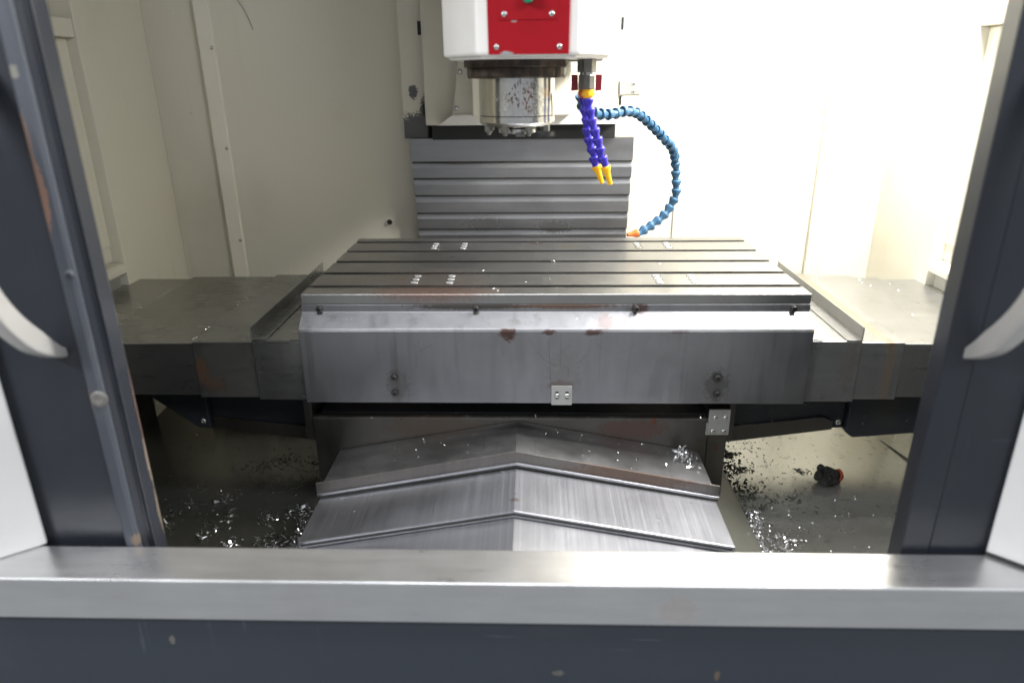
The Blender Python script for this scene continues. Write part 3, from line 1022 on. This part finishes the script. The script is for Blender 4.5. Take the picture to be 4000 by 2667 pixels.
# ================================================================== X-AXIS TELESCOPIC COVERS
def xcover(label, sgn, ends, mat, root_x):
    c = thing('telescopic_cover', label, 'way cover', (root_x, .24, -.22), 'telescopic covers either side of the table')
    for i, (a_, b_) in enumerate(zip(ends, ends[1:])):
        k = i * .0038
        x0, x1 = sorted((a_, b_ + (0.0 if i == len(ends) - 2 else 0)))
        # each sheet slides out from under the one before it
        if i:
            if sgn < 0:
                x1 += .02
            else:
                x0 -= .02
        box('cover_sheet', x0, x1, -.020 + k * .8, .494 - k * 1.6, -.2195 + k * 1.0, -.0900 - k, mat, c, .0018)
    # upright angle strip along the outer edge of the fixed sheet
    e = ends[1]
    th = .0022
    pr = [(e, -.0898), (e, -.062), (e - sgn * th, -.062), (e - sgn * th, -.0873), (e - sgn * .030, -.0873), (e - sgn * .030, -.0898)]
    pr = [(p[0], p[1]) for p in pr]
    prism('edge_strip', pr, 'y', -.0195, .4935, mat, c, .0005)
    ps = sorted((ends[0] - sgn * .004, ends[0] + sgn * .024))
    box('cover_clip', ps[0], ps[1], -.0185, .49, -.0898, -.0872, mat, c, .0005)
    return c


xcover('telescopic steel covers left of the table, with orange rust near a seam', -1, [-.500, -.601, -.7245, -.947, -1.12], 'xcover', -.80)
xcover('telescopic steel covers right of the table, brightly lit with a brown streak', 1, [.499, .600, .684, .787, .852, .97], 'xcover_r', .73)

# ================================================================== SADDLE
sd = thing('saddle', 'grimy steel saddle housing with charcoal side arms under the table', 'saddle', (MX, .2, -.5))
prism('front_plate', [(.026, -.2770), (.020, -.281), (.020, -.50), (.040, -.50), (.040, -.2770)], 'x', -.511, .330, 'saddle', sd, .002)
box('saddle_body', -.50, .36, .041, .46, -.50, -.2771, 'charcoal', sd, .003)
box('side_plate', -.530, -.5125, .026, .44, -.335, -.2195, 'saddle', sd, .001)
box('side_plate', .331, .372, .024, .44, -.50, -.262, 'saddle', sd, .0015)
box('side_plate', .3725, .386, .028, .44, -.338, -.2195, 'saddle', sd, .0015)
hb = box('stop_bracket', .327, .371, .0115, .0165, -.312, -.254, 'bracket', sd, .0006)
box('stop_bracket_foot', .325, .372, .0168, .0235, -.3165, -.288, 'bracket', sd, .0008)
for x, z in ((.340, -.272), (.3605, -.272), (.338, -.3035), (.360, -.3035)):
    screw(DOME_S, (x, .0115, z), (0, -1, 0), hb)
# arms that carry the ends of the telescopic covers
prism('arm', [(.3865, -.2195), (.3865, -.377), (.624, -.342), (.648, -.342), (.648, -.2195)], 'y', .10, .30, 'charcoal', sd, .003)
prism('arm_lip', [(.388, -.376), (.388, -.338), (.600, -.312), (.622, -.322), (.622, -.3425)], 'y', .094, .0995, 'saddle', sd, .001)
prism('arm_end', [(.6485, -.2195), (.6485, -.345), (.666, -.358), (.98, -.330), (.98, -.2195)], 'y', .085, .32, 'charcoal', sd, .003)
prism('arm', [(-.5305, -.2195), (-.5305, -.377), (-.768, -.346), (-.768, -.2195)], 'y', .10, .30, 'charcoal', sd, .003)
prism('arm_lip', [(-.532, -.376), (-.532, -.343), (-.765, -.3165), (-.765, -.3465)], 'y', .094, .0995, 'saddle', sd, .001)
prism('arm_end', [(-.7685, -.2195), (-.7685, -.342), (-.797, -.340), (-.885, -.270), (-.94, -.2195)], 'y', .085, .32, 'charcoal', sd, .003)
screw(DOME, (.628, .084, -.318), (.1, -1, .1), sd)
screw(DOME, (-.782, .084, -.322), (0, -1, .1), sd)
# base casting beside the ways
bs = thing('bed_casting', 'grey bed casting beside the ridged way covers', 'machine base', (MX, 0, -.56))
prism('base_casting', [(-.475, -.56), (-.475, -.47), (-.44, -.44), (.29, -.44), (.345, -.452), (.418, -.492), (.425, -.56)], 'y', -.45, .47, 'bed', bs, .003)

# ================================================================== Y-AXIS RIDGED WAY COVERS
yc = thing('ridged_way_cover', 'ridged roof-shaped steel way covers in front of the saddle', 'way cover', (MX, -.2, -.5))


def roof_segment(name, y0, y1, half, ze, zr, mat, drop=.05, th=.004):
    """two pitched sheets meeting at a ridge, with folded skirts"""
    pts = [(MX - half, ze - drop), (MX - half, ze), (MX, zr), (MX + half, ze), (MX + half, ze - drop),
           (MX + half - th, ze - drop), (MX + half - th, ze - th), (MX, zr - th), (MX - half + th, ze - th), (MX - half + th, ze - drop)]
    return prism(name, pts, 'y', y0, y1, mat, yc, .0012)


s1 = roof_segment('cover_segment', -.1095, .019, .386, -.3575, -.2855, 'yplate', .05)
# lip hanging from the front edge of the first sheet, with its wiper below
def lip(name, y0, y1, half, ze, zr, h, mat, parent):
    pts = [(MX - half, ze - h), (MX - half, ze), (MX, zr), (MX + half, ze), (MX + half, ze - h), (MX, zr - h)]
    return prism(name, pts, 'y', y0, y1, mat, parent, .0006)


lip('lip', -.1135, -.1098, .401, -.3590, -.2840, .022, 'ylip', s1)
lip('clamp_strip', -.1185, -.1105, .400, -.3812, -.3062, .005, 'ycover', s1)
lip('wiper', -.1165, -.1100, .399, -.3863, -.3113, .0055, 'wiper', s1)
s2 = roof_segment('cover_segment', -.2605, -.100, .3945, -.3910, -.3190, 'ycover', .06)
lip('wiper', -.2590, -.2520, .3930, -.3952, -.3232, .0060, 'wiper', s2)
lip('clamp_strip', -.2605, -.2520, .3935, -.4013, -.3293, .0022, 'ycover', s2)
s3 = roof_segment('cover_segment', -.445, -.245, .389, -.4050, -.3330, 'ycover', .06)


# ================================================================== LOOSE THINGS
def chip_into(bm, p, s, flat=.6):
    """one shaving: a bent flake, or now and then a curled ribbon"""
    ax = Vector((random.gauss(0, 1), random.gauss(0, 1), random.gauss(0, flat))).normalized()
    sd_ = ax.cross(Vector((random.gauss(0, 1), random.gauss(0, 1), random.gauss(0, 1)))).normalized()
    nn = ax.cross(sd_)
    s *= random.choice((.6, .8, 1, 1, 1.5))
    ribbon = random.random() < .3
    pieces = 9 if ribbon else 3
    w = s * (random.uniform(.14, .24) if ribbon else random.uniform(.15, .5))
    curl = random.uniform(.5, .9) if ribbon else random.uniform(.2, .7)
    drift = sd_ * s * random.uniform(.05, .12) if ribbon else sd_ * 0
    prev = None
    pt = Vector(p)
    ang = 0
    for i in range(pieces + 1):
        d_ = ax * math.cos(ang) + nn * math.sin(ang)
        ww = w * (1 - .5 * abs(i / pieces - .5)) * random.uniform(.8, 1.2)
        a_, b_ = bm.verts.new(pt + sd_ * ww / 2), bm.verts.new(pt - sd_ * ww / 2 + ax * w * .2)
        if prev:
            bm.faces.new((prev[0], prev[1], b_, a_))
        prev = (a_, b_)
        pt = pt + d_ * s / (pieces * .6) + drift
        ang += curl


def chips(name, spots, label, mat='chip', cat=None):
    bm = bmesh.new()
    for p, s in spots:
        chip_into(bm, p, s)
    me_ = bpy.data.meshes.new(name)
    bm.to_mesh(me_)
    bm.free()
    o_ = link(name, me_, mat)
    tag(o_, label, cat or 'metal chips', kind='stuff')
    return o_


rnd = random.Random(5)
# east: heap beside the way covers, scatter on the trough
sp = []
for i in range(900):
    t_ = rnd.random()
    x = .424 + rnd.gauss(0, .007) + .010 * t_ + .006 * math.sin(t_ * 9)
    y = -.17 + .17 * t_ + rnd.gauss(0, .006)
    sp.append(((x, y, floor_z(x, y) + .006 + abs(rnd.gauss(0, .006))), rnd.uniform(.003, .008)))
for i in range(500):
    x = .425 + abs(rnd.gauss(0, .04))
    y = -.14 + rnd.gauss(0, .05)
    sp.append(((x, y, floor_z(x, y) + .002 + rnd.random() * .004), rnd.uniform(.002, .006)))
for i in range(90):
    x = .485 + rnd.gauss(0, .013)
    y = -.085 + rnd.gauss(0, .010)
    sp.append(((x, y, floor_z(x, y) + .003 + rnd.random() * .006), rnd.uniform(.003, .009)))
for i in range(260):
    x = .42 + rnd.random() * .42
    y = -.20 + rnd.random() * .26
    sp.append(((x, y, floor_z(x, y) + .002), rnd.uniform(.0015, .005)))
chips('metal_chips', sp, 'silver chips heaped along the right side of the way covers')
# west: heap and scatter in the dark trough
sp = []
for i in range(420):
    t_ = rnd.random()
    x = -.528 + rnd.gauss(0, .008) - .01 * t_
    y = -.20 + .20 * t_
    sp.append(((x, y, floor_z(x, y) + .006 + abs(rnd.gauss(0, .006))), rnd.uniform(.003, .007)))
for i in range(200):
    x = -.575 + rnd.gauss(0, .025)
    y = -.14 + rnd.gauss(0, .03)
    sp.append(((x, y, floor_z(x, y) + .003 + rnd.random() * .004), rnd.uniform(.003, .009)))
for k in range(44):
    cx, cy = rnd.uniform(-.84, -.55), rnd.uniform(-.17, .03)
    for i in range(rnd.randint(3, 9)):
        x, y = cx + rnd.gauss(0, .008), cy + rnd.gauss(0, .006)
        sp.append(((x, y, floor_z(x, y) + .003 + rnd.random() * .004), rnd.uniform(.003, .013)))
for i in range(110):
    x, y = rnd.uniform(-.95, -.55), rnd.uniform(-.18, .35)
    sp.append(((x, y, floor_z(x, y) + .002), rnd.uniform(.001, .004)))
chips('metal_chips', sp, 'silver chips strewn over the black oily trough at the left')
# on the ridged cover
sp = []
for i in range(190):
    x = .275 + rnd.gauss(0, .010)
    y = -.022 + rnd.gauss(0, .014)
    z = -.2855 - .072 * abs(x - MX) / .386
    sp.append(((x, y, z + .002 + rnd.random() * .006), rnd.uniform(.003, .009)))
for i in range(150):
    x = MX + rnd.uniform(-.36, .36)
    y = rnd.uniform(-.105, .01)
    if x < .05 and rnd.random() < .6:
        continue
    z = -.2855 - .072 * abs(x - MX) / .386
    sp.append(((x, y, z + .001), rnd.uniform(.0012, .005)))
for i in range(40):
    x = MX + rnd.uniform(-.37, .37)
    y = rnd.uniform(-.255, -.125)
    z = -.3190 - .072 * abs(x - MX) / .3945
    sp.append(((x, y, z + .0008), rnd.uniform(.0012, .004)))
chips('metal_chips', sp, 'silver chips scattered over the ridged way covers')
# on the table and the seams of the covers
sp = []
for i in range(300):
    x, y = rnd.uniform(-.3, .35) + rnd.gauss(0, .1), rnd.uniform(0.01, .49)
    if abs(x) > .49 or any(abs(y - q) < .011 for q in sy):
        continue
    sp.append(((x, y, .0007), rnd.uniform(.0008, .0026)))
for cx, cy, nn_ in ((-.285, .40, 7), (-.265, .372, 5), (.0, .255, 7), (-.015, .10, 6), (-.06, .41, 3), (-.11, .035, 5), (.03, .04, 5)):
    for i in range(nn_):
        sp.append(((cx + rnd.gauss(0, .006), cy + rnd.gauss(0, .005), .001), rnd.uniform(.002, .005)))
for sx_, z_, nn_ in ((-.7245, -.0942, 420), (-.947, -.098, 300), (.684, -.094, 120), (.787, -.098, 120), (.852, -.101, 80)):
    for i in range(nn_):
        y = rnd.uniform(-.01, .46)
        if rnd.random() > .5 + .5 * math.sin(y * 31 + sx_ * 9):
            continue
        sp.append(((sx_ + (-.002 if sx_ < 0 else .002) + rnd.gauss(0, .0012), y, z_ + .0005), rnd.uniform(.001, .003)))
for i in range(120):
    s_ = rnd.choice((-1, 1))
    x, y = s_ * rnd.uniform(.51, .60), rnd.uniform(-.015, .4)
    sp.append(((x, y, -.0885), rnd.uniform(.0008, .002)))
for i in range(60):
    sp.append(((rnd.uniform(-.48, .48), rnd.uniform(-.033, -.004), 0), rnd.uniform(.001, .0025)))
    (x, y, z), s_ = sp[-1]
    sp[-1] = ((x, y, -.0350 - (abs(y) - .0015) * .754 + .0008), s_)
chips('metal_chips', sp, 'fine silver chips sprinkled over the table and its covers')
# wet chips clinging in the gap and on the charcoal arms
sp = []
for i in range(220):
    x = rnd.uniform(.40, .78)
    z = rnd.uniform(-.35, -.235)
    if z < -.372 + (x - .3865) * .147:
        continue
    sp.append(((x, .0925 if x < .62 else .0835, z), rnd.uniform(.0008, .003)))
for i in range(60):
    sp.append(((rnd.uniform(-.40, .33), rnd.uniform(-.0, .038), -.276), rnd.uniform(.001, .006)))
for i in range(40):
    sp.append(((rnd.uniform(-.86, -.56), .0930 if rnd.random() < .6 else .0835, rnd.uniform(-.31, -.24)), rnd.uniform(.0008, .002)))
chips('metal_chips', sp, 'fine chips clinging to the charcoal saddle arms under the table')


sp = []
for x, y, z, s_ in ((-.905, .715, .445, .007), (-1.0, .728, .56, .006), (-1.0, .728, .31, .005), (-.62, .7195, .10, .002), (.55, .7195, .08, .002), (.44, .7195, .2, .002)):
    for k in range(2):
        sp.append(((x + rnd.gauss(0, .001), y, z + rnd.gauss(0, .002)), s_))
for i in range(30):
    sp.append(((rnd.uniform(-.9, -.42), .7192, rnd.uniform(-.1, .5)), rnd.uniform(.0006, .0016)))
chips('metal_chips', sp, 'a few white flecks stuck to the left back panels')


# oily black chips on the pan
def lumps(name, spots, label):
    bm = bmesh.new()
    for (x, y), s in spots:
        k = rnd.randint(4, 6)
        z = floor_z(x, y)
        ph = rnd.random() * 6
        st = rnd.uniform(1, 2.2)
        rot = rnd.random() * 3
        ring = []
        for i in range(k):
            a_ = ph + 2 * math.pi * i / k
            rr = s * rnd.uniform(.5, 1.2)
            px, py = rr * st * math.cos(a_), rr * math.sin(a_)
            ring.append(bm.verts.new((x + px * math.cos(rot) - py * math.sin(rot), y + px * math.sin(rot) + py * math.cos(rot), z - .0005)))
        top = bm.verts.new((x + rnd.gauss(0, s * .3), y + rnd.gauss(0, s * .3), z + s * rnd.uniform(.5, 1.1)))
        for i in range(k):
            bm.faces.new((ring[i], ring[(i + 1) % k], top))
    me_ = bpy.data.meshes.new(name)
    bm.to_mesh(me_)
    bm.free()
    o_ = link(name, me_, 'sludge')
    tag(o_, label, 'oily chips', kind='stuff')
    return o_


sp = []
for i in range(420):
    y = rnd.uniform(.0, .40)
    x = .418 + abs(rnd.gauss(0, .012 + .012 * math.sin(y * 20) ** 2))
    sp.append(((x, y), rnd.choice((.0008, .0012, .0016, .0024, .0040))))
for cx, cy, n_, s_ in ((.46, .18, 90, .016), (.45, .24, 80, .012), (.47, .03, 30, .008), (.50, .05, 26, .008), (.455, .06, 20, .008), (.61, .165, 40, .008), (.595, .175, 26, .006), (.46, .10, 40, .02), (.55, .06, 24, .012)):
    for i in range(n_):
        sp.append(((cx + rnd.gauss(0, s_), cy + rnd.gauss(0, s_ * .7)), rnd.uniform(.0008, .0034)))
for i in range(420):
    x = .43 + abs(rnd.gauss(0, .11))
    y = rnd.uniform(-.05, .45)
    sp.append(((x, y), rnd.uniform(.0006, .0022)))
lumps('oily_chips', sp, 'black oily chips scattered over the cream pan at the right')
sp = []
for cx, cy, n_, s_ in ((-.71, .17, 90, .014), (-.66, .20, 70, .012), (-.60, .15, 60, .03), (-.62, .10, 40, .025), (-.74, .05, 20, .01), (-.56, .2, 50, .02)):
    for i in range(n_):
        sp.append(((cx + rnd.gauss(0, s_ * 1.6), cy + rnd.gauss(0, s_)), rnd.uniform(.001, .0042)))
for i in range(260):
    sp.append(((rnd.uniform(-.95, -.52), rnd.uniform(-.02, .42)), rnd.uniform(.0008, .003)))
lumps('oily_chips', sp, 'black oily chips on the dark pan at the left')

# crumpled black glove with an orange band
gx, gy = .648, .125
gz = floor_z(gx, gy)
gv = thing('crumpled_glove', 'crumpled black glove with an orange band lying on the pan', 'glove', (gx, gy, gz))
bm = bmesh.new()
blobs = [((-.002, -.002, .014), (.024, .019, .014)), ((.001, -.014, .013), (.020, .0064, .0090)), ((.005, -.006, .025), (.018, .0066, .0080)), ((-.004, .005, .029), (.017, .0064, .0075)),
         ((.004, .0150, .022), (.021, .0062, .0090)), ((-.017, .009, .030), (.0100, .0085, .012)), ((-.023, .000, .018), (.0095, .013, .014)), ((.025, .003, .017), (.0095, .0110, .0115)),
         ((.010, .019, .011), (.016, .007, .010)), ((-.012, -.015, .008), (.014, .009, .008)), ((.012, -.004, .030), (.010, .007, .006))]
for c_, r_ in blobs:
    tw = Matrix.Rotation(random.uniform(-.45, .35) - .12, 4, 'Z') @ Matrix.Rotation(random.uniform(-.25, .25), 4, 'Y')
    bmesh.ops.create_icosphere(bm, subdivisions=3, radius=1, matrix=Matrix.Translation(c_) @ tw @ Matrix.Diagonal((*r_, 1)))
me = bpy.data.meshes.new('glove_body')
bm.to_mesh(me)
bm.free()
gb = link('glove_body', me, 'glove', gv)
md = gb.modifiers.new('remesh', 'REMESH')
md.mode = 'VOXEL'
md.voxel_size = .0010
md.use_smooth_shade = True
tx = bpy.data.textures.new('crumple', 'CLOUDS')
tx.noise_scale = .020
md = gb.modifiers.new('folds', 'DISPLACE')
md.texture = tx
md.texture_coords = 'LOCAL'
md.strength = .007
tx = bpy.data.textures.new('crease', 'MARBLE')
tx.noise_scale = .012
tx.turbulence = 6
md = gb.modifiers.new('creases', 'DISPLACE')
md.texture = tx
md.texture_coords = 'LOCAL'
md.strength = .0022
bd = []
for i in range(13):
    a_ = R(-35 + 250 * i / 12)
    bd.append((gx + .0235 + .0015 * math.sin(i), gy + .001 + .0140 * math.cos(a_), gz + .018 + .0145 * math.sin(a_)))
sweep('glove_band', bd, [.0055] * 13, [.003] * 13, (1, .15, .1), 'orange_band', gv, 10)

# thin wire hanging in front of the back panel
wpts = [(-.822, .716, .63), (-.819, .716, .59), (-.808, .716, .572), (-.800, .716, .555), (-.793, .716, .535), (-.787, .716, .514)]
cu = []
wr = thing('thin_wire', 'thin dark hair-like wire on the left back panel, near the top', 'wire', wpts[-1])
pp = resample(wpts, .006)
sweep('wire_strand', [tuple(p) for p in pp], [.0011] * len(pp), [.0011] * len(pp), (0, 1, 0), 'wire', wr, 6)
